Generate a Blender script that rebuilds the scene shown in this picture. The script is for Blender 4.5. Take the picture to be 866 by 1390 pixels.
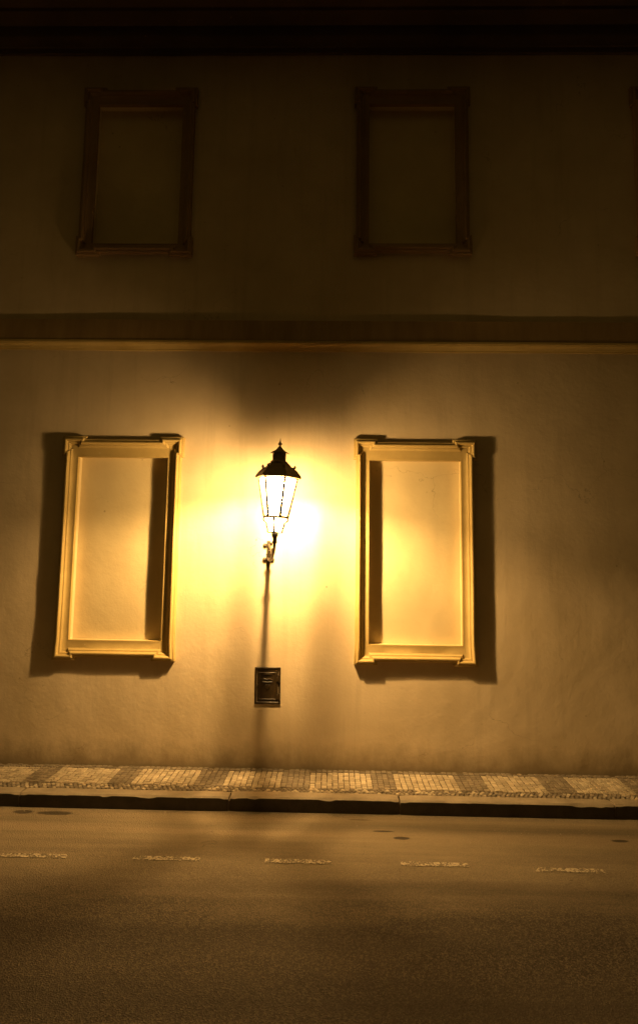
import bpy, bmesh, math, random
from mathutils import Vector, Matrix, noise
random.seed(7)
PI = math.pi
for o in list(bpy.data.objects):
    bpy.data.objects.remove(o)
S = bpy.context.scene
C = S.collection

# ------------------------------------------------------------------ camera
D, H = 5.540, 1.75
PITCH, YAW, ROLL, F = math.radians(6.537), math.radians(1.170), math.radians(0.763), 881.2
fw = Vector((-math.sin(YAW) * math.cos(PITCH), math.cos(YAW) * math.cos(PITCH), math.sin(PITCH)))
r0 = Vector((math.cos(YAW), math.sin(YAW), 0))
u0 = r0.cross(fw)
rt = r0 * math.cos(ROLL) + u0 * math.sin(ROLL)
up = -r0 * math.sin(ROLL) + u0 * math.cos(ROLL)
cd = bpy.data.cameras.new('camera')
cam = bpy.data.objects.new('camera', cd)
C.objects.link(cam)
M3 = Matrix((rt, up, -fw)).transposed()
cam.matrix_world = Matrix.Translation((0, -D, H)) @ M3.to_4x4()
cd.sensor_fit = 'VERTICAL'
cd.sensor_height = 36.0
cd.lens = F / 1390 * 36.0
cd.shift_y = -45 / 1390
cd.clip_start = 0.05
cd.clip_end = 500
S.camera = cam

# ------------------------------------------------------------------ world: night sky lit faintly by the town
w = bpy.data.worlds.new('World')
S.world = w
w.use_nodes = True
bg = w.node_tree.nodes['Background']
bg.inputs[0].default_value = (1.0, 0.62, 0.14, 1)
# overcast night sky glowing with the town's light, brighter overhead than at the horizon
_t = w.node_tree
_c = _t.nodes.new('ShaderNodeTexCoord')
_s = _t.nodes.new('ShaderNodeSeparateXYZ')
_t.links.new(_c.outputs['Generated'], _s.inputs[0])
_r = _t.nodes.new('ShaderNodeMapRange')
_r.interpolation_type = 'SMOOTHSTEP'
_r.inputs[1].default_value = 0.0
_r.inputs[2].default_value = 1.0
_r.inputs[3].default_value = 0.006
_r.inputs[4].default_value = 0.12
_t.links.new(_s.outputs[2], _r.inputs[0])
_t.links.new(_r.outputs[0], bg.inputs[1])
BULB_STRENGTH = 11300          # hot mantle up under the reflector
BOWL_FILL_STRENGTH = 130          # added fill emitter hidden in the glazed bowl
TUBE_STRENGTH = 310            # frosted globe below it
BULB_COL = (1.0, 0.60, 0.215)
PANE_STRENGTH = 19.0
S.view_settings.view_transform = 'Standard'
S.view_settings.look = 'None'
S.view_settings.exposure = 0
S.view_settings.gamma = 1


# ------------------------------------------------------------------ materials
class NT:
    def __init__(s, name, spec=0.3):
        s.m = bpy.data.materials.new(name)
        s.m.use_nodes = True
        s.t = s.m.node_tree
        s.b = s.t.nodes['Principled BSDF']
        s.b.inputs['Specular IOR Level'].default_value = spec
        s.co = s.t.nodes.new('ShaderNodeTexCoord').outputs['Object']

    def n(s, typ, **kw):
        nd = s.t.nodes.new(typ)
        for k, v in kw.items():
            setattr(nd, k, v)
        return nd

    def l(s, a, b):
        s.t.links.new(a, b)

    def mapping(s, scale=(1, 1, 1), loc=(0, 0, 0)):
        nd = s.n('ShaderNodeMapping')
        nd.inputs['Scale'].default_value = scale
        nd.inputs['Location'].default_value = loc
        s.l(s.co, nd.inputs[0])
        return nd.outputs[0]

    def noise(s, scale, detail=4, rough=0.55, vec=None):
        nd = s.n('ShaderNodeTexNoise')
        nd.inputs['Scale'].default_value = scale
        nd.inputs['Detail'].default_value = detail
        nd.inputs['Roughness'].default_value = rough
        s.l(vec or s.co, nd.inputs['Vector'])
        return nd.outputs['Fac']

    def vor(s, scale, feature='F1', vec=None):
        nd = s.n('ShaderNodeTexVoronoi', feature=feature)
        nd.inputs['Scale'].default_value = scale
        s.l(vec or s.co, nd.inputs['Vector'])
        return nd

    def ramp(s, f, stops):
        nd = s.n('ShaderNodeValToRGB')
        e = nd.color_ramp.elements
        while len(e) < len(stops):
            e.new(0.5)
        for i, (p, c) in enumerate(stops):
            e[i].position = p
            e[i].color = (c, c, c, 1) if isinstance(c, (int, float)) else (*c, 1)
        s.l(f, nd.inputs[0])
        return nd.outputs[0]

    def mix(s, f, a, b, mode='MIX'):
        nd = s.n('ShaderNodeMix', data_type='RGBA', blend_type=mode)
        if isinstance(f, (int, float)):
            nd.inputs[0].default_value = f
        else:
            s.l(f, nd.inputs[0])
        for v, i in ((a, 6), (b, 7)):
            if isinstance(v, tuple):
                nd.inputs[i].default_value = (*v, 1)
            else:
                s.l(v, nd.inputs[i])
        return nd.outputs[2]

    def math(s, op, a, b=0.0):
        nd = s.n('ShaderNodeMath', operation=op)
        for v, i in ((a, 0), (b, 1)):
            if isinstance(v, (int, float)):
                nd.inputs[i].default_value = v
            else:
                s.l(v, nd.inputs[i])
        return nd.outputs[0]

    def bump(s, h, strength=0.3, dist=0.01, prev=None):
        nd = s.n('ShaderNodeBump')
        nd.inputs['Strength'].default_value = strength
        nd.inputs['Distance'].default_value = dist
        s.l(h, nd.inputs['Height'])
        if prev:
            s.l(prev, nd.inputs['Normal'])
        return nd.outputs[0]

    def out(s, col=None, rough=None, nrm=None):
        if col is not None:
            if isinstance(col, tuple):
                s.b.inputs['Base Color'].default_value = (*col, 1)
            else:
                s.l(col, s.b.inputs['Base Color'])
        if rough is not None:
            if isinstance(rough, (int, float)):
                s.b.inputs['Roughness'].default_value = rough
            else:
                s.l(rough, s.b.inputs['Roughness'])
        if nrm is not None:
            s.l(nrm, s.b.inputs['Normal'])
        return s.m


def plaster(name, base, dark, grime=True, amp=1.0):
    m = NT(name, 0.15)
    a = m.noise(1.3, 6, 0.6)
    col = m.mix(m.ramp(a, [(0.30, 0.0), (0.72, 1.0)]), dark, base)
    # brush and trowel clouding
    b = m.noise(9, 5, 0.65)
    col = m.mix(m.math('MULTIPLY', m.ramp(b, [(0.35, 0.0), (0.75, 1.0)]), 0.22), col, tuple(c * 0.8 for c in base))
    # hairline shrinkage cracks, only here and there
    cw = m.n('ShaderNodeVectorMath', operation='ADD')
    nzc = m.n('ShaderNodeTexNoise')
    nzc.inputs['Scale'].default_value = 2.2
    nzc.inputs['Detail'].default_value = 6
    m.l(m.co, nzc.inputs['Vector'])
    m.l(m.co, cw.inputs[0])
    m.l(nzc.outputs['Color'], cw.inputs[1])
    ck = m.vor(1.1, 'DISTANCE_TO_EDGE', cw.outputs[0])
    cl = m.math('MULTIPLY', m.ramp(ck.outputs['Distance'], [(0.0, 1.0), (0.0035, 0.0)]), m.ramp(m.noise(1.1, 2), [(0.54, 0.0), (0.62, 0.55)]))
    col = m.mix(cl, col, (0.22, 0.15, 0.08))
    vd = m.vor(7.0, vec=m.mapping((1, 1, 1), (1.3, 0, 0.9)))
    dots = m.math('MULTIPLY', m.ramp(vd.outputs['Distance'], [(0.045, 1.0), (0.075, 0.0)]), m.ramp(m.noise(2.3, 2), [(0.52, 0.0), (0.60, 0.6)]))
    col = m.mix(dots, col, (0.30, 0.21, 0.11))
    if grime:
        sx = m.n('ShaderNodeSeparateXYZ')
        m.l(m.co, sx.inputs[0])
        # splash-back dirt along the foot of the wall, uneven
        nz = m.noise(5.5, 6, 0.7, m.mapping((1, 1, 0.6)))
        lim = m.math('ADD', m.math('MULTIPLY', nz, 0.34), -0.06)
        g = m.n('ShaderNodeMapRange')
        m.l(m.math('SUBTRACT', sx.outputs[2], lim), g.inputs[0])
        g.inputs[1].default_value = -0.10
        g.inputs[2].default_value = 0.10
        g.inputs[3].default_value = 0.62
        g.inputs[4].default_value = 0.0
        col = m.mix(g.outputs[0], col, (0.17, 0.12, 0.06))
        # small scuffs and pits
        v = m.vor(3.1, vec=m.mapping((1, 1, 1.4), (0.3, 0, 0.2)))
        sc = m.ramp(v.outputs['Distance'], [(0.0, 1.0), (0.035, 0.0)])
        sc2 = m.math('MULTIPLY', sc, m.ramp(m.noise(40, 3), [(0.45, 0.0), (0.55, 1.0)]))
        col = m.mix(m.math('MULTIPLY', sc2, 0.6), col, (0.16, 0.11, 0.05))
        # faint rain streaks
        st = m.noise(1.0, 5, 0.7, m.mapping((7, 7, 0.45)))
        col = m.mix(m.math('MULTIPLY', m.ramp(st, [(0.52, 0.0), (0.72, 1.0)]), 0.18), col, (0.30, 0.22, 0.12))
    n1 = m.bump(m.noise(5, 4, 0.5), 0.30 * amp, 0.02)
    n2 = m.bump(m.noise(38, 5, 0.6), 0.22 * amp, 0.006, n1)
    n3 = m.bump(m.noise(210, 3, 0.6), 0.30 * amp, 0.0015, n2)
    return m.out(col, 0.88, n3)


M = {}
M['wall'] = plaster('cream_plaster', (0.75, 0.61, 0.42), (0.57, 0.45, 0.28))
M['niche'] = plaster('niche_plaster', (0.76, 0.63, 0.37), (0.60, 0.48, 0.27), grime=False)


def trim_mat():
    m = NT('ochre_trim', 0.3)
    a = m.noise(4, 6, 0.65)
    col = m.mix(m.ramp(a, [(0.35, 0.0), (0.7, 1.0)]), (0.46, 0.33, 0.115), (0.56, 0.41, 0.16))
    v = m.noise(17, 6, 0.75)
    col = m.mix(m.ramp(v, [(0.66, 0.0), (0.70, 0.75)]), col, (0.30, 0.20, 0.09))
    v2 = m.noise(11, 5, 0.7, m.mapping((1, 1, 2.2), (4, 1, 3)))
    col = m.mix(m.ramp(v2, [(0.68, 0.0), (0.72, 0.6)]), col, (0.80, 0.72, 0.55))
    n1 = m.bump(m.noise(14, 4), 0.35, 0.006)
    n2 = m.bump(m.noise(120, 3), 0.25, 0.002, n1)
    return m.out(col, 0.7, n2)


M['trim'] = trim_mat()
M['trim_upper'] = plaster('upper_trim', (0.42, 0.28, 0.14), (0.26, 0.165, 0.085), grime=False)  # darker brown trim for the upper window frames


def flashing_mat():
    m = NT('weathered_ledge', 0.3)
    a = m.noise(1.0, 5, 0.7, m.mapping((6, 3, 0.8)))
    col = m.mix(m.ramp(a, [(0.3, 0.0), (0.7, 1.0)]), (0.32, 0.20, 0.09), (0.46, 0.31, 0.14))
    return m.out(col, 0.7, m.bump(m.noise(30, 4), 0.3, 0.004))


M['flash'] = flashing_mat()
M['eaves'] = plaster('dark_eaves', (0.17, 0.115, 0.06), (0.10, 0.07, 0.035), grime=False)  # dark brown plaster for the eaves cornice


def stone(name, c1, c2, scale=9, spec=0.4, rough=0.6, bump=0.4):
    m = NT(name, spec)
    a = m.noise(scale, 6, 0.65)
    col = m.mix(m.ramp(a, [(0.3, 0.0), (0.7, 1.0)]), c1, c2)
    sp = m.noise(180, 3, 0.7)
    col = m.mix(m.math('MULTIPLY', m.ramp(sp, [(0.5, 0.0), (0.65, 1.0)]), 0.35), col, tuple(c * 0.45 for c in c1))
    att = m.n('ShaderNodeAttribute', attribute_name='tone')
    col = m.mix(1.0, col, att.outputs['Color'], 'MULTIPLY') if name.startswith('sett') else col
    n1 = m.bump(m.noise(60, 5, 0.7), bump, 0.004)
    return m.out(col, rough, n1)


M['sett_light'] = stone('sett_light', (0.44, 0.36, 0.25), (0.60, 0.52, 0.38), rough=0.55)
M['sett_dark'] = stone('sett_dark', (0.20, 0.165, 0.12), (0.30, 0.25, 0.18), rough=0.55)
M['kerb'] = stone('kerb_granite', (0.30, 0.25, 0.18), (0.46, 0.38, 0.28), 6)
M['kerb_face'] = stone('shaded_granite', (0.045, 0.036, 0.026), (0.09, 0.072, 0.052), 8)  # street face of the kerb, its shade painted in as a near-black tone
M['joint'] = stone('joint_sand', (0.09, 0.07, 0.045), (0.15, 0.11, 0.07), 20, bump=0.6, rough=0.95)


def asphalt_mat():
    m = NT('asphalt', 0.12)
    big = m.noise(0.9, 5, 0.6, m.mapping((0.6, 1.6, 1)))
    col = m.mix(m.ramp(big, [(0.3, 0.0), (0.7, 1.0)]), (0.032, 0.026, 0.019), (0.070, 0.057, 0.040))
    v = m.vor(150)
    agg = m.ramp(v.outputs['Color'], [(0.35, 0.0), (0.95, 1.0)])
    col = m.mix(agg, col, (0.125, 0.10, 0.07))
    fine = m.noise(260, 3, 0.7)
    col = m.mix(m.ramp(fine, [(0.50, 0.0), (0.66, 0.8)]), col, (0.02, 0.017, 0.013))
    # some gutter dust; mostly the light's falloff from the kerb painted into the colour
    gp = m.n('ShaderNodeSeparateXYZ')
    m.l(m.co, gp.inputs[0])
    dn = m.math('MULTIPLY', m.math('SUBTRACT', m.noise(2.2, 5, 0.65, m.mapping((0.5, 1.5, 1))), 0.5), 0.9)
    dm = m.n('ShaderNodeMapRange')
    m.l(m.math('ADD', gp.outputs[1], dn), dm.inputs[0])
    dm.inputs[1].default_value = -2.05
    dm.inputs[2].default_value = -0.6
    dm.inputs[3].default_value = 0.0
    dm.inputs[4].default_value = 0.95
    dgr = m.math('MULTIPLY', dm.outputs[0], m.ramp(m.noise(150, 4, 0.75), [(0.30, 0.35), (0.60, 1.0)]))
    col = m.mix(dgr, col, (0.40, 0.32, 0.21))
    # darker, tyre-polished bands running along the street
    tb = m.noise(1.0, 4, 0.6, m.mapping((0.16, 3.4, 1), (2, 0.4, 0)))
    col = m.mix(m.math('MULTIPLY', m.ramp(tb, [(0.45, 0.0), (0.66, 1.0)]), 0.45), col, (0.04, 0.033, 0.024))
    # fine cracks, broken up
    cw = m.n('ShaderNodeVectorMath', operation='ADD')
    nzc = m.n('ShaderNodeTexNoise')
    nzc.inputs['Scale'].default_value = 3.0
    nzc.inputs['Detail'].default_value = 5
    m.l(m.co, nzc.inputs['Vector'])
    m.l(m.co, cw.inputs[0])
    m.l(nzc.outputs['Color'], cw.inputs[1])
    ck = m.vor(0.8, 'DISTANCE_TO_EDGE', cw.outputs[0])
    cl = m.math('MULTIPLY', m.ramp(ck.outputs['Distance'], [(0.0, 1.0), (0.006, 0.0)]), m.ramp(m.noise(1.7, 3), [(0.52, 0.0), (0.62, 0.35)]))
    col = m.mix(cl, col, (0.012, 0.01, 0.008))
    # damp and oily patches with soft ragged outlines
    geo = m.n('ShaderNodeSeparateXYZ')
    m.l(m.co, geo.inputs[0])
    wob = m.math('MULTIPLY', m.math('SUBTRACT', m.noise(16, 4, 0.7), 0.5), 1.3)
    tot = None
    for x, y, rx, ry in ((-2.16, -0.735, 0.075, 0.034), (-1.93, -0.745, 0.13, 0.034), (0.37, -0.93, 0.07, 0.012),
                         (0.48, -1.03, 0.055, 0.022), (1.91, -1.0, 0.055, 0.020), (0.22, -0.75, 0.08, 0.006),
                         (3.2, -1.3, 0.2, 0.03), (-3.4, -1.0, 0.25, 0.04)):
        dx = m.math('DIVIDE', m.math('SUBTRACT', geo.outputs[0], x), rx)
        dy = m.math('DIVIDE', m.math('SUBTRACT', geo.outputs[1], y), ry)
        rr = m.math('ADD', m.math('MULTIPLY', dx, dx), m.math('MULTIPLY', dy, dy))
        rr = m.math('ADD', rr, wob)
        k = m.n('ShaderNodeMapRange')
        m.l(rr, k.inputs[0])
        k.inputs[1].default_value = 0.6
        k.inputs[2].default_value = 1.3
        k.inputs[3].default_value = 1.0
        k.inputs[4].default_value = 0.0
        tot = k.outputs[0] if tot is None else m.math('MAXIMUM', tot, k.outputs[0])
    col = m.mix(m.math('MULTIPLY', tot, 0.75), col, (0.015, 0.012, 0.009))
    n1 = m.bump(m.noise(3, 4), 0.25, 0.02)
    n2 = m.bump(v.outputs['Distance'], 0.9, 0.006, n1)
    n3 = m.bump(fine, 0.5, 0.003, n2)
    return m.out(col, 0.9, n3)


M['asphalt'] = asphalt_mat()


def marking_mat():
    m = NT('worn_road_paint', 0.4)
    wv = m.noise(26, 5, 0.75)
    v = m.vor(75)
    k = m.math('ADD', wv, m.math('MULTIPLY', v.outputs['Distance'], 0.35))
    fac = m.ramp(k, [(0.62, 0.0), (0.78, 1.0)])
    m.out((0.34, 0.285, 0.195), 0.8, m.bump(m.noise(150, 3), 0.3, 0.0015))
    tr = m.n('ShaderNodeBsdfTransparent')
    mx = m.n('ShaderNodeMixShader')
    m.l(fac, mx.inputs[0])
    m.l(m.b.outputs[0], mx.inputs[1])
    m.l(tr.outputs[0], mx.inputs[2])
    m.l(mx.outputs[0], m.t.nodes['Material Output'].inputs[0])
    return m.m


M['paint'] = marking_mat()


def metal(name, c, rough, spec=0.5, metallic=0.0, bump=0.3):
    m = NT(name, spec)
    a = m.noise(30, 5, 0.7)
    col = m.mix(m.ramp(a, [(0.35, 0.0), (0.7, 1.0)]), c, tuple(x * 0.55 for x in c))
    m.b.inputs['Metallic'].default_value = metallic
    return m.out(col, rough, m.bump(m.noise(90, 4), bump, 0.002))


M['iron'] = metal('black_painted_iron', (0.026, 0.018, 0.009), 0.55)
M['copper'] = metal('bronze_brown_roof', (0.36, 0.24, 0.12), 0.5, bump=0.2)
M['hatch'] = metal('brown_hatch_paint', (0.045, 0.028, 0.010), 0.40)
M['enamel'] = metal('white_enamel', (0.8, 0.78, 0.7), 0.4, bump=0.05)
M['roof'] = stone('clay_tile', (0.20, 0.08, 0.04), (0.30, 0.13, 0.07), 5)

m = NT('gas_glow', 0)
em = m.n('ShaderNodeEmission')
em.inputs[0].default_value = (*BULB_COL, 1)
em.inputs[1].default_value = BULB_STRENGTH
m.l(em.outputs[0], m.t.nodes['Material Output'].inputs[0])
M['glow'] = m.m
m = NT('tube_glow', 0)
em = m.n('ShaderNodeEmission')
em.inputs[0].default_value = (*BULB_COL, 1)
em.inputs[1].default_value = TUBE_STRENGTH
tr = m.n('ShaderNodeBsdfTransparent')
ad = m.n('ShaderNodeAddShader')
m.l(em.outputs[0], ad.inputs[0])
m.l(tr.outputs[0], ad.inputs[1])
m.l(ad.outputs[0], m.t.nodes['Material Output'].inputs[0])
M['tube'] = m.m
m = NT('bowl_fill_glow', 0)
em = m.n('ShaderNodeEmission')
em.inputs[0].default_value = (*BULB_COL, 1)
em.inputs[1].default_value = BOWL_FILL_STRENGTH
m.l(em.outputs[0], m.t.nodes['Material Output'].inputs[0])
M['bowl_fill'] = m.m
m = NT('glowing_frosted_glass', 0)
em = m.n('ShaderNodeEmission')
em.inputs[0].default_value = (1.0, 0.63, 0.24, 1)
em.inputs[1].default_value = PANE_STRENGTH
tr = m.n('ShaderNodeBsdfTransparent')
ad = m.n('ShaderNodeAddShader')
m.l(em.outputs[0], ad.inputs[0])
m.l(tr.outputs[0], ad.inputs[1])
m.l(ad.outputs[0], m.t.nodes['Material Output'].inputs[0])
M['pane'] = m.m


# ------------------------------------------------------------------ mesh helpers
def obj(name, bm, mat, parent=None, smooth=False, recalc=True):
    if recalc:
        bmesh.ops.recalc_face_normals(bm, faces=bm.faces)
    me = bpy.data.meshes.new(name)
    bm.to_mesh(me)
    bm.free()
    for mm in (mat if isinstance(mat, (list, tuple)) else [mat]):
        me.materials.append(M[mm])
    if smooth:
        for p in me.polygons:
            p.use_smooth = True
        try:
            me.set_sharp_from_angle(angle=math.radians(38))
        except Exception:
            pass
    o = bpy.data.objects.new(name, me)
    C.objects.link(o)
    if parent:
        o.parent = parent
    return o


def thing(name, label, cat, loc=(0, 0, 0), group=None):
    o = bpy.data.objects.new(name, None)
    C.objects.link(o)
    o.location = loc
    return tag(o, label, cat, group)


def tag(o, label, cat, group=None):
    o['label'] = label
    o['category'] = cat
    if group:
        o['group'] = group
    return o


def struct(o):
    o['kind'] = 'structure'
    return o


def box(bm, x0, x1, y0, y1, z0, z1, bevel=0.0, jit=0.0, mi=0, seg=1):
    vs = [bm.verts.new((x, y, z)) for x in (x0, x1) for y in (y0, y1) for z in (z0, z1)]
    if jit:
        for v in vs:
            v.co += Vector((random.uniform(-jit, jit), random.uniform(-jit, jit), random.uniform(-jit, jit)))
    fs = [bm.faces.new([vs[i] for i in q]) for q in
          ((0, 1, 3, 2), (4, 6, 7, 5), (0, 4, 5, 1), (2, 3, 7, 6), (0, 2, 6, 4), (1, 5, 7, 3))]
    for f in fs:
        f.material_index = mi
    if bevel:
        es = list({e for f in fs for e in f.edges})
        bmesh.ops.bevel(bm, geom=es, offset=bevel, segments=seg, affect='EDGES', profile=0.5)


def sweep_x(bm, prof, x0, x1, n):
    """profile [(y,z)...] extruded along x with slight waviness; closed at the ends"""
    rings = []
    for i in range(n + 1):
        x = x0 + (x1 - x0) * i / n
        ring = []
        for j, (y, z) in enumerate(prof):
            wv = noise.noise(Vector((x * 0.9, j * 0.35, 3.3))) * 0.0022 + noise.noise(Vector((x * 4.0, j * 0.6, 9.1))) * 0.0010
            ring.append(bm.verts.new((x, y + (wv if y < 0 else 0), z + wv * 0.8)))
        rings.append(ring)
    k = len(prof)
    for a, b in zip(rings, rings[1:]):
        for j in range(k):
            bm.faces.new((a[j], a[(j + 1) % k], b[(j + 1) % k], b[j]))
    bm.faces.new(rings[0])
    bm.faces.new(rings[-1])


def tube(bm, pts, rad, n=8, cap=True):
    pts = [Vector(p) for p in pts]
    rad = [rad] * len(pts) if isinstance(rad, (int, float)) else rad
    prev = None
    rings = []
    for i, p in enumerate(pts):
        t = (pts[min(i + 1, len(pts) - 1)] - pts[max(i - 1, 0)]).normalized()
        if prev is None:
            a = t.orthogonal().normalized()
        else:
            a = (prev - t * prev.dot(t)).normalized()
        prev = a
        b = t.cross(a)
        rings.append([bm.verts.new(p + (a * math.cos(2 * PI * k / n) + b * math.sin(2 * PI * k / n)) * rad[i]) for k in range(n)])
    for r1, r2 in zip(rings, rings[1:]):
        for k in range(n):
            bm.faces.new((r1[k], r1[(k + 1) % n], r2[(k + 1) % n], r2[k]))
    if cap:
        bm.faces.new(rings[0])
        bm.faces.new(rings[-1])


def lathe(bm, prof, n=24, rot=0.0, off=(0, 0, 0), axis='z', cap=True):
    rings = []
    for r, z in prof:
        ring = []
        for k in range(n):
            a = rot + 2 * PI * k / n
            p = Vector((r * math.cos(a), r * math.sin(a), z)) if axis == 'z' else Vector((r * math.cos(a), -z, r * math.sin(a)))
            ring.append(bm.verts.new(p + Vector(off)))
        rings.append(ring)
    for r1, r2 in zip(rings, rings[1:]):
        for k in range(n):
            bm.faces.new((r1[k], r1[(k + 1) % n], r2[(k + 1) % n], r2[k]))
    if cap:
        bm.faces.new(rings[0])
        bm.faces.new(rings[-1])


# ------------------------------------------------------------------ ground
X0, X1 = -14.0, 14.0
ROAD_Z = -0.10
bm = bmesh.new()
xs = [-400, -60] + [X0 + i * 0.25 for i in range(int((X1 - X0) / 0.25) + 1)] + [60, 400]
ys = [-400, -60, -20] + [-9 + i * 0.25 for i in range(34)] + [-0.60]
g = [[bm.verts.new((x, y, ROAD_Z + (noise.noise(Vector((x * 0.5, y * 0.8, 0))) * 0.0015 if -10 < y < -0.9 else 0))) for y in ys] for x in xs]
for i in range(len(xs) - 1):
    for j in range(len(ys) - 1):
        bm.faces.new((g[i][j], g[i + 1][j], g[i + 1][j + 1], g[i][j + 1]))
struct(obj('road', bm, 'asphalt', smooth=True))

# bed under the pavement
bm = bmesh.new()
nx = 280
rows = []
for i in range(nx + 1):
    x = X0 + (X1 - X0) * i / nx
    rows.append([bm.verts.new((x, y, z + noise.noise(Vector((x * 5, y * 9, 1))) * 0.0015)) for y, z in
                 ((-0.548, -0.010), (-0.40, -0.0075), (-0.20, -0.0065), (-0.03, -0.007), (-0.012, -0.03), (0.05, -0.03))])
for a, b in zip(rows, rows[1:]):
    for j in range(5):
        bm.faces.new((a[j], b[j], b[j + 1], a[j + 1]))
bed = struct(obj('pavement', bm, 'joint', smooth=True))

# setts: one continuous mosaic surface
bm = bmesh.new()
tone = []


def sett(cx, cy, sx, sy, rot, mi):
    c, s = math.cos(rot), math.sin(rot)
    h = random.uniform(-0.0016, 0.0016)
    tx, ty = random.uniform(-0.03, 0.03), random.uniform(-0.03, 0.03)
    j = 0.0022
    base, mid, top = [], [], []
    for ax, ay in ((-1, -1), (1, -1), (1, 1), (-1, 1)):
        qx = ax * sx / 2 + random.uniform(-j, j)
        qy = ay * sy / 2 + random.uniform(-j, j)
        for lst, k, zz in ((base, 1.0, -0.012), (mid, 0.97, -0.0035), (top, 0.80, 0.0)):
            x, y = cx + (qx * c - qy * s) * k, cy + (qx * s + qy * c) * k
            lst.append(bm.verts.new((x, y, zz + h + tx * (x - cx) + ty * (y - cy))))
    t = random.uniform(0.72, 1.15)
    fs = [bm.faces.new(top)]
    for a, b in ((base, mid), (mid, top)):
        for k in range(4):
            fs.append(bm.faces.new((a[k], a[(k + 1) % 4], b[(k + 1) % 4], b[k])))
    for f in fs:
        f.material_index = mi
        tone.append(t)


PITCHX = 0.667
CW = 0.0437
ncol = int((X1 - X0) / CW)
for i in range(ncol):
    x = X0 + (i + 0.5) * CW
    ph = ((x - 0.520) / PITCHX) % 1.0
    light = ph < 0.695
    # field columns
    y = -0.085 + random.uniform(-0.006, 0.006)
    yend = -0.437
    k = 0
    while y > yend + 0.01:
        sy = random.uniform(0.040, 0.056)
        if y - sy < yend - 0.012:
            sy = y - yend
        if sy > 0.018:
            sett(x + random.uniform(-0.002, 0.002), y - sy / 2, CW - 0.005, sy - 0.005, random.uniform(-0.04, 0.04), 0 if light else 1)
        y -= sy
    # row against the wall
    for yy in (-0.062, -0.032):
        if yy < -0.05 or random.random() < 0.9:
            sett(x, yy + random.uniform(-0.003, 0.003), CW - 0.005, 0.026, random.uniform(-0.12, 0.12), 1)
# laid-across front band (small stones set on the skew, middling colour)
x = X0
while x < X1:
    for r, yy in enumerate((-0.457, -0.489, -0.520)):
        sett(x + (r % 2) * 0.016, yy, 0.029, 0.026, math.radians(38 if r % 2 else -34) + random.uniform(-0.1, 0.1), 1 if random.random() < 0.72 else 0)
    x += 0.0335
me_o = obj('pavement_setts', bm, ['sett_light', 'sett_dark'])
struct(me_o)
at = me_o.data.color_attributes.new('tone', 'FLOAT_COLOR', 'CORNER')
li = 0
for p, t in zip(me_o.data.polygons, tone):
    for l in p.loop_indices:
        at.data[l].color = (t, t * random.uniform(0.97, 1.0), t * 0.97, 1)

# kerb: granite stones with chipped arrises and open joints
bm = bmesh.new()
joints = [-14, -12.9, -11.6, -10.2, -8.9, -7.5, -6.3, -5.0, -3.6, -2.235, -0.715, 0.508, 2.034, 3.4, 4.7, 6.1, 7.3, 8.7, 10.1, 11.4, 12.7, 14]
for a, b in zip(joints, joints[1:]):
    a += 0.006
    b -= 0.006
    n = int((b - a) / 0.03)
    dz = random.uniform(-0.002, 0.002)
    dy = random.uniform(-0.003, 0.003)
    rings = []
    for i in range(n + 1):
        x = a + (b - a) * i / n
        e = min(i, n - i)
        r = 0.012 if e == 0 else (0.005 if e == 1 else 0)
        ch = max(0, noise.noise(Vector((x * 9, 1.7, 0))) - 0.2) * 0.035 + abs(noise.noise(Vector((x * 30, 5, 0)))) * 0.004
        if e <= 1:
            ch += 0.008
        w1 = noise.noise(Vector((x * 5, 0, 2))) * 0.002
        w2 = noise.noise(Vector((x * 7, 3, 2))) * 0.003
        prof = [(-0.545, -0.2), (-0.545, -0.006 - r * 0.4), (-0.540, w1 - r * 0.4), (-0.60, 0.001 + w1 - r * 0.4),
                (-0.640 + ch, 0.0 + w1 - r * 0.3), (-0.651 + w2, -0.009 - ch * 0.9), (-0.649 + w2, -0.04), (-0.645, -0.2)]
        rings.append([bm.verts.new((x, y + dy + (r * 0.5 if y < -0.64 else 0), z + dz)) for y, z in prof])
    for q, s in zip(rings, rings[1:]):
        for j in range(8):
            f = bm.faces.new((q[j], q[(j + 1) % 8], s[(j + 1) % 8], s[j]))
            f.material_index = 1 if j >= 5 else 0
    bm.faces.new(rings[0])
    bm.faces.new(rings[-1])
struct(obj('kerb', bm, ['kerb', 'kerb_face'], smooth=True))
bm = bmesh.new()
box(bm, X0, X1, -0.636, -0.546, -0.3, -0.035)
struct(obj('kerb_foundation', bm, 'joint'))

# grit and litter swept against the kerb
bm = bmesh.new()
for i in range(2600):
    x = random.uniform(-6, 6)
    y = -0.66 - abs(random.gauss(0, 0.05)) - (random.random() ** 3) * 0.25
    r = random.uniform(0.0012, 0.0035) * (1.8 if random.random() < 0.05 else 1)
    c0 = Vector((x, y, ROAD_Z + 0.0015))
    vs = [bm.verts.new(c0 + Vector((random.uniform(-r, r), random.uniform(-r, r), random.uniform(-0.5 * r, r)))) for _ in range(5)]
    try:
        for q in ((0, 1, 2), (0, 2, 3), (0, 3, 4), (1, 2, 4), (1, 3, 4), (2, 3, 1)):
            bm.faces.new([vs[k] for k in q])
    except ValueError:
        pass
gr = obj('gutter_grit', bm, ['sett_light'])
gr['kind'] = 'stuff'
gr['label'] = 'loose pale grit lying in the gutter along the kerb'
at2 = gr.data.color_attributes.new('tone', 'FLOAT_COLOR', 'CORNER')
for d_ in at2.data:
    d_.color = (0.6, 0.6, 0.58, 1)

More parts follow.
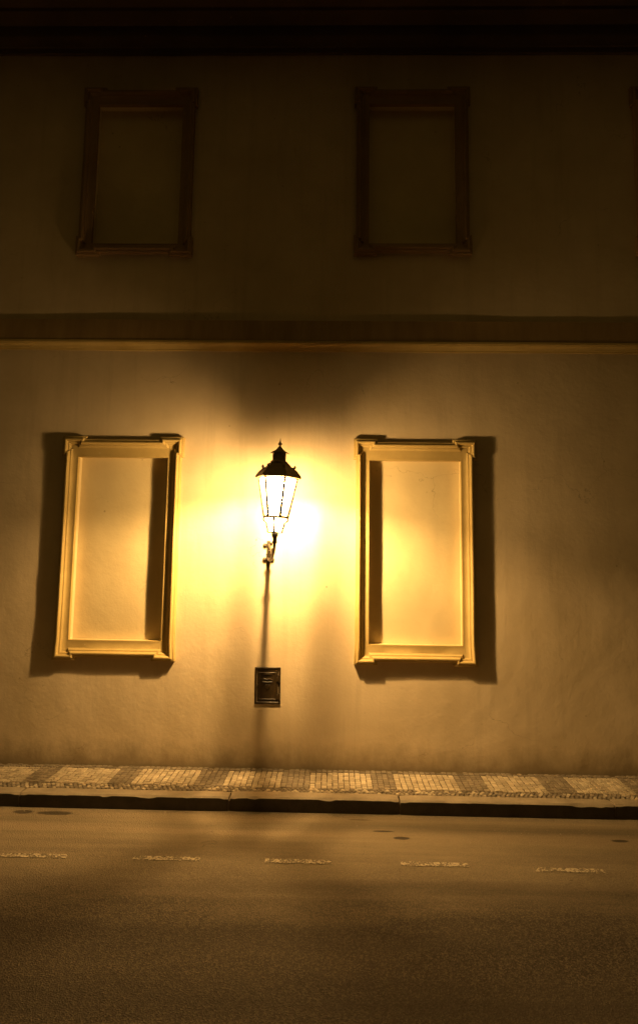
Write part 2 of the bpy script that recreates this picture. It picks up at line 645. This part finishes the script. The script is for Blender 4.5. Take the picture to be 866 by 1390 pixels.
# dashed parking line
labels = ['worn white dash painted on the road, far left of the dashed line',
          'worn white dash on the road, second from the left, brightest and most complete',
          'faint half-erased white dash on the road nearly below the street lamp',
          'worn white dash on the road below the right window frame',
          'faintest white dash on the road, at the far right end of the line']
for i, x in enumerate((-1.985, -1.178, -0.379, 0.437, 1.226)):
    bm = bmesh.new()
    L, W = 0.405, 0.050
    y0 = (-1.395, -1.392, -1.392, -1.388, -1.425)[i]
    top = []
    n = 10
    ring_t = [(x + L * k / n, y0 + W / 2 + noise.noise(Vector((x + k, 1, 0))) * 0.006) for k in range(n + 1)]
    ring_b = [(x + L * k / n, y0 - W / 2 + noise.noise(Vector((x + k, 7, 0))) * 0.006) for k in range(n + 1)]

    def rz(px, py):
        return ROAD_Z + 0.004
    vt = [bm.verts.new((*p, rz(*p))) for p in ring_t]
    vb = [bm.verts.new((*p, rz(*p))) for p in ring_b]
    vt2 = [bm.verts.new((*p, rz(*p) - 0.0035)) for p in ring_t]
    vb2 = [bm.verts.new((*p, rz(*p) - 0.0035)) for p in ring_b]
    for k in range(n):
        bm.faces.new((vb[k], vb[k + 1], vt[k + 1], vt[k]))
        bm.faces.new((vb2[k], vb2[k + 1], vb[k + 1], vb[k]))
        bm.faces.new((vt[k], vt[k + 1], vt2[k + 1], vt2[k]))
    o = obj('road_dash', bm, 'paint')
    tag(o, labels[i], 'road marking', 'worn white dashes along the road')

# ------------------------------------------------------------------ building
bld = thing('building', 'cream plastered two storey building facade with blind windows behind the street lamp', 'building')
LOW = [(-1.803, 0.842, 2.729, 1.003, 2.552), (0.706, 0.840, 2.729, 1.003, 2.549)]
UPP = [(-1.795, 4.375, 5.99, 4.490, 5.833), (0.692, 4.395, 5.995, 4.500, 5.836), (3.185, 4.395, 5.995, 4.500, 5.836)]
HALF_IN = 0.389


def wall_y(x, z):
    return noise.noise(Vector((x * 0.9, z * 0.9, 0.5))) * 0.007 + noise.noise(Vector((x * 2.6, z * 2.2, 4.5))) * 0.0035 \
        + noise.noise(Vector((x * 7, z * 6, 8.5))) * 0.0011


holes = []
for cx_, z0, z1, i0, i1 in LOW + UPP:
    holes.append((cx_ - HALF_IN - 0.012, cx_ + HALF_IN + 0.012, i0 - 0.012, i1 + 0.012))


def coords(a, b, step, cuts):
    v = [a]
    for c in sorted(cuts) + [b]:
        n = max(1, round((c - v[-1]) / step))
        s = v[-1]
        v += [s + (c - s) * k / n for k in range(1, n + 1)]
    return v


xc = sorted({round(h[k], 4) for h in holes for k in (0, 1)})
xs_ = [-14, -11, -8, -6] + coords(-4.5, 4.5, 0.05, xc) + [6, 8, 11, 14]
zc = sorted({round(h[k], 4) for h in holes for k in (2, 3)})
zs_ = [-0.05] + coords(0.0, 7.0, 0.055, zc)
bm = bmesh.new()
gv = {}


def wv_(i, j):
    if (i, j) not in gv:
        gv[i, j] = bm.verts.new((xs_[i], wall_y(xs_[i], zs_[j]), zs_[j]))
    return gv[i, j]


for i in range(len(xs_) - 1):
    for j in range(len(zs_) - 1):
        mx_, mz_ = (xs_[i] + xs_[i + 1]) / 2, (zs_[j] + zs_[j + 1]) / 2
        if any(h[0] < mx_ < h[1] and h[2] < mz_ < h[3] for h in holes):
            continue
        bm.faces.new((wv_(i, j), wv_(i + 1, j), wv_(i + 1, j + 1), wv_(i, j + 1)))
obj('wall', bm, 'wall', bld, smooth=True, recalc=False)
# building mass behind the facade
bm = bmesh.new()
box(bm, -14, 14, 0.25, 9, -0.05, 6.9)
box(bm, -14.15, -14, -0.004, 9, -0.05, 6.9)
box(bm, 14, 14.15, -0.004, 9, -0.05, 6.9)
obj('rear_wall', bm, 'wall', bld)


def inset(poly, d):
    n = len(poly)
    out = []
    for i in range(n):
        p0, p1, p2 = Vector(poly[i - 1]), Vector(poly[i]), Vector(poly[(i + 1) % n])
        e1, e2 = (p1 - p0).normalized(), (p2 - p1).normalized()
        n1, n2 = Vector((-e1.y, e1.x)), Vector((-e2.y, e2.x))     # left normals: inward for ccw
        k = 1 + n1.dot(n2)
        out.append(tuple(p1 + (n1 + n2) * (d / k)))
    return out


def frame_mesh(cx_, z0, z1, i0, i1, seed, feet=False):
    """eared architrave: mouldings run round the stepped outline, flat band to the opening"""
    hx, ex, ez, ew, eh = 0.503, 0.020, 0.026, 0.205, 0.175
    L, R = cx_ - hx, cx_ + hx
    poly = [(L - ex, z0), (L - ex + ew, z0), (L - ex + ew, z0 + ez), (R + ex - ew, z0 + ez), (R + ex - ew, z0), (R + ex, z0),
            (R + ex, z0 + eh), (R, z0 + eh), (R, z1 - eh), (R + ex, z1 - eh), (R + ex, z1), (R + ex - ew, z1),
            (R + ex - ew, z1 - ez), (L - ex + ew, z1 - ez), (L - ex + ew, z1), (L - ex, z1), (L - ex, z1 - eh), (L, z1 - eh),
            (L, z0 + eh), (L - ex, z0 + eh)]
    if not feet:                    # ground floor: ears stand out sideways at the head only
        poly[5:7] = [(R + 0.008, z0), ]
        poly[6] = (R, z0 + eh)
        poly[-1] = (L, z0 + eh)
        poly = poly[:-2] + [(L, z0 + eh)]
        poly[0] = (L - 0.008, z0)
    prof = [(0.0, 0.015), (0.0, -0.044), (0.004, -0.048), (0.017, -0.050), (0.019, -0.058), (0.026, -0.066), (0.034, -0.067),
            (0.041, -0.062), (0.045, -0.052), (0.047, -0.046), (0.058, -0.044), (0.064, -0.034), (0.072, -0.027)]
    bm = bmesh.new()
    # subdivide long runs so that the edges can wander like hand-run stucco
    loops = []
    for d, y in prof:
        pl = inset(poly, d)
        pts = []
        n = len(pl)
        for i in range(n):
            a, b = Vector(pl[i]), Vector(pl[(i + 1) % n])
            ref = (Vector(poly[(i + 1) % n]) - Vector(poly[i])).length
            k = max(1, int(ref / 0.09))
            for q in range(k):
                p = a.lerp(b, q / k)
                wx = noise.noise(Vector((p.x * 3.1 + seed, p.y * 3.1, d * 20))) * 0.0022
                wz = noise.noise(Vector((p.x * 3.1, p.y * 3.1 + seed, 5 + d * 20))) * 0.0022
                wy = noise.noise(Vector((p.x * 4.1, p.y * 4.1 + seed, 9))) * 0.0022
                pts.append(bm.verts.new((p.x + wx, y + (wy if y < 0 else 0), p.y + wz)))
        loops.append(pts)
    for a, b in zip(loops, loops[1:]):
        n = len(a)
        for k in range(n):
            bm.faces.new((a[k], a[(k + 1) % n], b[(k + 1) % n], b[k]))
    # flat band down to the opening and its little bead
    xi0, xi1 = cx_ - HALF_IN, cx_ + HALF_IN
    inner = []
    cr = [(xi0 - 0.012, i0 - 0.012), (xi1 + 0.012, i0 - 0.012), (xi1 + 0.012, i1 + 0.012), (xi0 - 0.012, i1 + 0.012)]
    for i in range(4):
        a, b = Vector(cr[i]), Vector(cr[(i + 1) % 4])
        k = int((b - a).length / 0.12)
        for q in range(k):
            p = a.lerp(b, q / k)
            inner.append(bm.verts.new((p.x, -0.024, p.y)))
    es = []
    last = loops[-1]
    for lst in (last, inner):
        for k in range(len(lst)):
            e = bm.edges.get((lst[k], lst[(k + 1) % len(lst)])) or bm.edges.new((lst[k], lst[(k + 1) % len(lst)]))
            es.append(e)
    bmesh.ops.triangle_fill(bm, use_beauty=True, edges=es)
    # bead and return into the recess
    prev = inner
    for off, y in ((0.012 - 0.006, -0.026), (0.0, -0.025), (0.0, 0.012)):
        cur = []
        for v in inner:
            sx = v.co.x - cx_
            x = cx_ + math.copysign(min(abs(sx), HALF_IN + off), sx)
            z = min(max(v.co.z, i0 - off), i1 + off)
            cur.append(bm.verts.new((x, y, z)))
        for k in range(len(inner)):
            bm.faces.new((prev[k], prev[(k + 1) % len(inner)], cur[(k + 1) % len(inner)], cur[k]))
        prev = cur
    return bm


def recess_mesh(cx_, i0, i1, depth=0.072):
    bm = bmesh.new()
    xi0, xi1 = cx_ - HALF_IN - 0.0025, cx_ + HALF_IN + 0.0025
    z0, z1 = i0 - 0.0025, i1 + 0.0025
    nx, nz = 20, 36
    back = [[None] * (nz + 1) for _ in range(nx + 1)]
    for i in range(nx + 1):
        for j in range(nz + 1):
            x, z = xi0 + (xi1 - xi0) * i / nx, z0 + (z1 - z0) * j / nz
            edge = min(i, nx - i, j, nz - j)
            back[i][j] = bm.verts.new((x, depth + noise.noise(Vector((x * 2.5, z * 2.5, 2))) * 0.005 - (0.004 if edge == 0 else 0), z))
    for i in range(nx):
        for j in range(nz):
            bm.faces.new((back[i][j], back[i + 1][j], back[i + 1][j + 1], back[i][j + 1]))
    rim = [back[i][0] for i in range(nx)] + [back[nx][j] for j in range(nz)] + [back[i][nz] for i in range(nx, 0, -1)] + [back[0][j] for j in range(nz, 0, -1)]
    fr = [bm.verts.new((v.co.x, 0.0, v.co.z)) for v in rim]
    n = len(rim)
    for k in range(n):
        bm.faces.new((rim[k], rim[(k + 1) % n], fr[(k + 1) % n], fr[k]))
    return bm


for k, (cx_, z0, z1, i0, i1) in enumerate(LOW + UPP):
    rc = obj('blind_window', recess_mesh(cx_, i0, i1), 'niche', bld, smooth=True)
    rc['label'] = ['shallow blind window left of the lamp, half in shadow', 'shallow blind window right of the lamp, half in shadow',
                   'dark upper blind window above the left one', 'dark upper blind window right of the lamp', 'dark upper blind window cut by the right edge'][k]
    obj('window_frame', frame_mesh(cx_, z0, z1, i0, i1, k * 7.3, k > 1), 'trim' if k < 2 else 'trim_upper', rc, smooth=True)

# string course: small cornice below a steep weathered slope
bm = bmesh.new()
sweep_x(bm, [(0.02, 3.508), (-0.010, 3.510), (-0.013, 3.522), (-0.018, 3.524), (-0.024, 3.536), (-0.038, 3.550), (-0.052, 3.556), (-0.054, 3.562),
             (-0.062, 3.564), (-0.064, 3.582), (-0.060, 3.590), (0.02, 3.593)], -14, 14, 280)
obj('string_course', bm, 'trim', bld, smooth=True)
bm = bmesh.new()
sweep_x(bm, [(0.02, 3.594), (-0.056, 3.594), (-0.055, 3.600), (-0.024, 3.77), (-0.022, 3.783), (0.02, 3.785)], -14, 14, 280)
obj('weathering', bm, 'flash', bld, smooth=True)
# eaves cornice
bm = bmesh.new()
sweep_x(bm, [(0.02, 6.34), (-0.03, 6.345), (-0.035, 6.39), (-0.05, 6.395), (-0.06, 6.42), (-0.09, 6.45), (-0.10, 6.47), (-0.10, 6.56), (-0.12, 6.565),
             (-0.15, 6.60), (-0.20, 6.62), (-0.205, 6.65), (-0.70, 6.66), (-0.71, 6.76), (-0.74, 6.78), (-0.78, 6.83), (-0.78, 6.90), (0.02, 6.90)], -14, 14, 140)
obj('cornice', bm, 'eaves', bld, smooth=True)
bm = bmesh.new()
vs = [bm.verts.new(p) for p in ((-14.3, -0.88, 6.905), (14.3, -0.88, 6.905), (14.3, 4.5, 9.6), (-14.3, 4.5, 9.6), (14.3, 9.3, 6.905), (-14.3, 9.3, 6.905))]
for q in ((0, 1, 2, 3), (3, 2, 4, 5), (0, 3, 5), (1, 4, 2), (0, 5, 4, 1)):
    bm.faces.new([vs[i] for i in q])
obj('roof', bm, 'roof', bld)

# ------------------------------------------------------------------ wall hatch
hx0, hx1, hz0, hz1 = -0.622, -0.407, 0.506, 0.803
hatch = thing('meter_hatch', 'small dark brown metal hatch set in the wall beneath the street lamp', 'hatch', (-0.5145, 0, hz0))
hatch.rotation_euler = (0, math.radians(-0.4), 0)
W, Hh = hx1 - hx0, hz1 - hz0
hw = W / 2
bm = bmesh.new()
for a in ((-hw, -hw + 0.017, 0, Hh), (hw - 0.017, hw, 0, Hh), (-hw + 0.017, hw - 0.017, 0, 0.017), (-hw + 0.017, hw - 0.017, Hh - 0.017, Hh)):
    box(bm, a[0], a[1], -0.0095, 0.02, a[2], a[3], 0.002)
obj('hatch_frame', bm, 'hatch', hatch)
bm = bmesh.new()
box(bm, -hw + 0.0195, hw - 0.0195, -0.005, 0.01, 0.0195, Hh - 0.0195, 0.0025, seg=2)
dx0, dx1, dz0, dz1 = -hw + 0.034, hw - 0.038, 0.036, Hh - 0.042
for a in ((dx0, dx1, dz0, dz0 + 0.006), (dx0, dx1, dz1 - 0.006, dz1), (dx0, dx0 + 0.006, dz0, dz1), (dx1 - 0.006, dx1, dz0, dz1)):
    box(bm, a[0], a[1], -0.010, -0.0045, a[2], a[3], 0.0015)
door = obj('hatch_door', bm, 'hatch', hatch)
bm = bmesh.new()
# raised ornament: ribbon, arrow-like bar and shield
zc_ = Hh * 0.60
tube(bm, [(-0.048, -0.0075, zc_ + 0.012), (-0.03, -0.0095, zc_ + 0.026), (-0.005, -0.0095, zc_ + 0.018), (0.018, -0.0095, zc_ + 0.028), (0.042, -0.0075, zc_ + 0.012)], 0.0055, 6)
tube(bm, [(-0.04, -0.0075, zc_), (0.0, -0.0095, zc_ - 0.003), (0.035, -0.0075, zc_)], 0.0045, 6)
box(bm, -0.036, 0.036, -0.010, -0.0045, Hh - 0.064, Hh - 0.051, 0.0015)
sh = [(-0.02, zc_ - 0.018), (0.02, zc_ - 0.018), (0.02, zc_ - 0.045), (0.0, zc_ - 0.066), (-0.02, zc_ - 0.045)]
f1 = [bm.verts.new((x, -0.0045, z)) for x, z in sh]
f2 = [bm.verts.new((x * 0.8, -0.0115, zc_ - 0.04 + (z - zc_ + 0.04) * 0.8)) for x, z in sh]
bm.faces.new(f2)
for k in range(5):
    bm.faces.new((f1[k], f1[(k + 1) % 5], f2[(k + 1) % 5], f2[k]))
obj('relief_ornament', bm, 'hatch', door, smooth=True)
for zz in (0.032, 0.175):
    bm = bmesh.new()
    tube(bm, [(hw - 0.010, -0.012, zz), (hw - 0.010, -0.012, zz + 0.056)], 0.009, 10)
    box(bm, hw - 0.035, hw - 0.013, -0.0135, -0.0085, zz + 0.008, zz + 0.044, 0.001)
    obj('hinge', bm, 'hatch', hatch, smooth=True)
bm = bmesh.new()
lathe(bm, [(0.008, 0.003), (0.008, 0.010), (0.004, 0.013)], 14, off=(-hw + 0.027, 0, Hh * 0.52), axis='y')
obj('lock', bm, 'hatch', door, smooth=True)

# ------------------------------------------------------------------ street lamp
LX, LY = -0.430, -0.60
WX = -0.532                        # bracket foot on the wall
lamp = thing('street_lamp', 'lit old fashioned six sided iron lantern on a scrolled wall bracket', 'street lamp', (WX, 0, 1.69))


def T(p):
    """world -> lamp local"""
    return Vector(p) - Vector((WX, 0, 1.69))


def lobj(name, bm, mat, parent=None, smooth=False):
    bmesh.ops.transform(bm, matrix=Matrix.Translation(-Vector((WX, 0, 1.69))), verts=bm.verts)
    return obj(name, bm, mat, parent or lamp, smooth)


TILT = Matrix.Translation((LX, LY, 1.90)) @ Matrix.Rotation(math.radians(2.2), 4, 'Y') @ Matrix.Translation((-LX, -LY, -1.90))


def lant(bm):
    bmesh.ops.transform(bm, matrix=TILT, verts=bm.verts)
    return bm


A0 = math.radians(0 - 5)           # corner directions: flats face the street


def hexp(r, z, k, rot=A0):
    a = rot + k * PI / 3
    return Vector((LX + r * math.cos(a), LY + r * math.sin(a), z))


RT, RB, ZT, ZB = 0.147, 0.091, 2.318, 2.022
# roof: ogee hexagonal hood
bm = bmesh.new()
prof = [(0.172, 2.318), (0.176, 2.326), (0.170, 2.338), (0.160, 2.352), (0.146, 2.368), (0.128, 2.383), (0.108, 2.397), (0.090, 2.411), (0.075, 2.426), (0.064, 2.436)]
lathe(bm, prof, 6, A0, (LX, LY, 0), cap=False)
inner = [(0.172, 2.318), (0.150, 2.316), (0.146, 2.345), (0.115, 2.382), (0.07, 2.412), (0.001, 2.425)]
lathe(bm, inner, 6, A0, (LX, LY, 0), cap=False)
bmesh.ops.remove_doubles(bm, verts=bm.verts, dist=0.0004)
hood = lobj('roof', lant(bm), 'copper')
# ridge ribs and their small knobs
bm = bmesh.new()
for k in range(6):
    tube(bm, [hexp(r, z, k) for r, z in prof], 0.0042, 6)
lobj('ridge', lant(bm), 'copper', hood, True)
hood_t = None
for k in range(6):
    bm = bmesh.new()
    p = hexp(0.124, 2.384, k)
    lathe(bm, [(0.006, 0.0), (0.005, 0.008), (0.0095, 0.013), (0.0115, 0.020), (0.009, 0.027), (0.004, 0.031), (0.001, 0.038)], 10, off=p)
    lobj('knob', lant(bm), 'copper', hood, True)
bm = bmesh.new()
lathe(bm, [(0.066, 2.434), (0.070, 2.438), (0.064, 2.446), (0.054, 2.450), (0.049, 2.462), (0.0455, 2.500), (0.047, 2.514), (0.052, 2.517)], 12, A0, (LX, LY, 0))
for k in range(12):
    a = A0 + k * PI / 6
    p = Vector((LX + 0.049 * math.cos(a), LY + 0.049 * math.sin(a), 0))
    tube(bm, [p + Vector((0, 0, 2.456)), p + Vector((0, 0, 2.512))], 0.0035, 5)
lobj('chimney', lant(bm), 'copper', hood, True)
bm = bmesh.new()
lathe(bm, [(0.050, 2.514), (0.066, 2.512), (0.067, 2.516), (0.054, 2.524), (0.036, 2.534), (0.022, 2.548), (0.013, 2.560), (0.008, 2.567)], 12, A0, (LX, LY, 0))
for k in range(6):
    p = hexp(0.062, 2.514, k)
    tube(bm, [p, p + (p - Vector((LX, LY, 2.514))) * 0.18 + Vector((0, 0, -0.003))], [0.005, 0.002], 5)
lobj('chimney_cap', lant(bm), 'copper', hood, True)
bm = bmesh.new()
lathe(bm, [(0.008, 2.562), (0.007, 2.568), (0.010, 2.573), (0.017, 2.580), (0.018, 2.586), (0.011, 2.592), (0.007, 2.597), (0.0055, 2.605), (0.0025, 2.622), (0.0006, 2.633)], 12, 0, (LX, LY, 0))
lobj('finial', lant(bm), 'copper', hood, True)
# glazing frame
bm = bmesh.new()
for k in range(6):
    tube(bm, [hexp(RT, ZT, k), hexp(RB, ZB, k)], [0.009, 0.011], 8)
    tube(bm, [hexp(RT + 0.004, ZT + 0.002, k), hexp(RT + 0.004, ZT + 0.002, k + 1)], 0.008, 6)
    tube(bm, [hexp(RB + 0.003, ZB, k), hexp(RB + 0.003, ZB, k + 1)], 0.009, 6)
    tube(bm, [hexp(RB + 0.002, ZB - 0.010, k), hexp(RB + 0.002, ZB - 0.010, k + 1)], 0.0028, 6)
lobj('lantern_frame', lant(bm), 'iron', None, True)
for k in range(6):
    bm = bmesh.new()
    bm.faces.new([bm.verts.new(p) for p in (hexp(RB - 0.009, ZB + 0.004, k), hexp(RB - 0.009, ZB + 0.004, k + 1), hexp(RT - 0.009, ZT - 0.004, k + 1), hexp(RT - 0.009, ZT - 0.004, k))])
    lobj('glass_pane', lant(bm), 'pane')
# lower bowl: four curved ribs and a glazed skin
cage = [(0.088, 2.014), (0.091, 2.004), (0.089, 1.992), (0.079, 1.984), (0.068, 1.981), (0.065, 1.968), (0.063, 1.950), (0.058, 1.940), (0.0545, 1.932), (0.0525, 1.903)]
bm = bmesh.new()
for k in range(4):
    a = math.radians(-3) + k * PI / 2
    tube(bm, [(LX + r * math.cos(a), LY + r * math.sin(a), z) for r, z in cage], 0.009, 6)
lathe(bm, [(0.047, 1.907), (0.056, 1.907), (0.057, 1.898), (0.047, 1.898), (0.047, 1.907)], 20, 0, (LX, LY, 0), cap=False)
for k in range(4):
    a = math.radians(-3) + k * PI / 2
    tube(bm, [(LX, LY, 1.902), (LX + 0.052 * math.cos(a), LY + 0.052 * math.sin(a), 1.902)], 0.0045, 6)
lobj('lower_basket', lant(bm), 'iron', None, True)
bm = bmesh.new()
lathe(bm, [(r * 0.93, z) for r, z in cage], 24, 0, (LX, LY, 0), cap=False)
lobj('glass_bowl', lant(bm), 'pane', None, True)
# burner: hot mantle under a white enamel reflector, with a clear frosted globe below
bm = bmesh.new()
lathe(bm, [(0.02, 2.394), (0.075, 2.388), (0.105, 2.372), (0.106, 2.376), (0.075, 2.394), (0.02, 2.402)], 24, 0, (LX, LY, 0))
lobj('reflector', lant(bm), 'enamel', None, True)
bm = bmesh.new()
lathe(bm, [(0.0005, 2.334), (0.015, 2.336), (0.024, 2.344), (0.027, 2.357), (0.024, 2.369), (0.013, 2.379)], 16, 0, (LX, LY, 0))
lobj('mantle', lant(bm), 'glow', None, True)
bm = bmesh.new()
lathe(bm, [(0.0005, 2.120), (0.020, 2.125), (0.036, 2.142), (0.045, 2.180), (0.048, 2.225), (0.048, 2.258), (0.040, 2.288), (0.026, 2.310), (0.016, 2.322)], 20, 0, (LX, LY, 0))
lobj('frosted_globe', lant(bm), 'tube', None, True)
bm = bmesh.new()
lathe(bm, [(0.012, 2.377), (0.014, 2.384), (0.014, 2.405)], 12, 0, (LX, LY, 0))
lobj('burner', lant(bm), 'iron', None, True)

bm = bmesh.new()
lathe(bm, [(0.0005, 1.945), (0.018, 1.951), (0.030, 1.966), (0.032, 1.982), (0.022, 2.000), (0.001, 2.012)], 16, 0, (LX, LY, 0))
lobj('bowl_fill_emitter', lant(bm), 'bowl_fill', None, True)  # unseen emitter added to brighten the wall above the hood

# socket and bracket
bm = bmesh.new()
lathe(bm, [(0.024, 1.898), (0.026, 1.892), (0.025, 1.880), (0.021, 1.870), (0.0165, 1.862), (0.0155, 1.845), (0.017, 1.836), (0.0185, 1.826), (0.014, 1.818), (0.006, 1.812)], 16, 0, (LX, LY, 0))
lobj('socket', bm, 'iron', None, True)


def bez(p0, p1, p2, p3, n=18):
    p0, p1, p2, p3 = map(Vector, (p0, p1, p2, p3))
    return [p0 * (1 - t) ** 3 + 3 * p1 * t * (1 - t) ** 2 + 3 * p2 * t * t * (1 - t) + p3 * t ** 3 for t in [i / n for i in range(n + 1)]]


DIR = Vector((LX - WX, LY, 0)).normalized()


def BP(s, z):                      # point in the bracket's own vertical plane
    return Vector((WX, 0, z)) + DIR * s


SL = Vector((LX - WX, LY, 0)).length
bm = bmesh.new()
pts = bez(BP(0.02, 1.700), BP(0.22, 1.675), BP(0.50, 1.70), BP(SL, 1.822), 26)
tube(bm, pts, [0.017 - 0.006 * i / 26 for i in range(27)], 8)
lobj('arm', bm, 'iron', None, True)
bm = bmesh.new()
tube(bm, bez(BP(0.01, 1.815), BP(0.14, 1.80), BP(0.26, 1.78), BP(0.40, 1.735), 20), 0.0105, 8)
# leafy scrolls between stay and arm


def scroll(cs, cz, r, turns, start, sgn):
    out_ = []
    n = int(24 * turns)
    for i in range(n + 1):
        a = start + sgn * 2 * PI * turns * i / n
        rr = r * (1 - 0.82 * i / n)
        out_.append(BP(cs + rr * math.cos(a), cz + rr * math.sin(a)))
    return out_


for cs, cz, r, st, sg in ((0.10, 1.752, 0.040, -PI / 2, 1), (0.20, 1.738, 0.032, PI / 2, -1), (0.285, 1.728, 0.022, -PI / 2, 1), (0.46, 1.765, 0.030, 2.5, 1)):
    p = scroll(cs, cz, r, 1.5, st, sg)
    tube(bm, p, [0.0105 - 0.004 * i / (len(p) - 1) for i in range(len(p))], 6)
for s_, z_ in ((0.15, 1.775), (0.24, 1.757), (0.05, 1.735)):
    for q in (-1, 1):
        c0 = BP(s_, z_)
        side = Vector((DIR.y, -DIR.x, 0)) * q
        tube(bm, [c0, c0 + side * 0.012 + Vector((0, 0, 0.006)), c0 + side * 0.018 + Vector((0, 0, -0.004)), c0 + side * 0.015 + Vector((0, 0, -0.016))], [0.008, 0.011, 0.009, 0.003], 6)
lobj('scrollwork', bm, 'iron', None, True)
bm = bmesh.new()
box(bm, WX - 0.015, WX + 0.015, -0.018, 0.004, 1.655, 1.850, 0.003)
tube(bm, [(WX, -0.014, 1.66), (WX, -0.016, 1.640), (WX, -0.013, 1.618), (WX, -0.010, 1.598)], [0.018, 0.014, 0.007, 0.002], 10)
lathe(bm, [(0.002, 0.0), (0.0005, 0.03)], 6, off=(WX, -0.01, 1.60), axis='z')
wp = lobj('wall_plate', bm, 'iron', None, True)
for dx_, zz, rr in ((-0.031, 1.690, 0.020), (0.031, 1.690, 0.020), (-0.031, 1.808, 0.019), (0.024, 1.826, 0.012)):
    bm = bmesh.new()
    lathe(bm, [(rr, -0.004), (rr, 0.010), (rr * 0.85, 0.016), (rr * 0.55, 0.019), (rr * 0.4, 0.026), (rr * 0.1, 0.029)], 14, off=(WX + dx_, 0, zz), axis='y')
    lobj('rosette', bm, 'iron', wp, True)
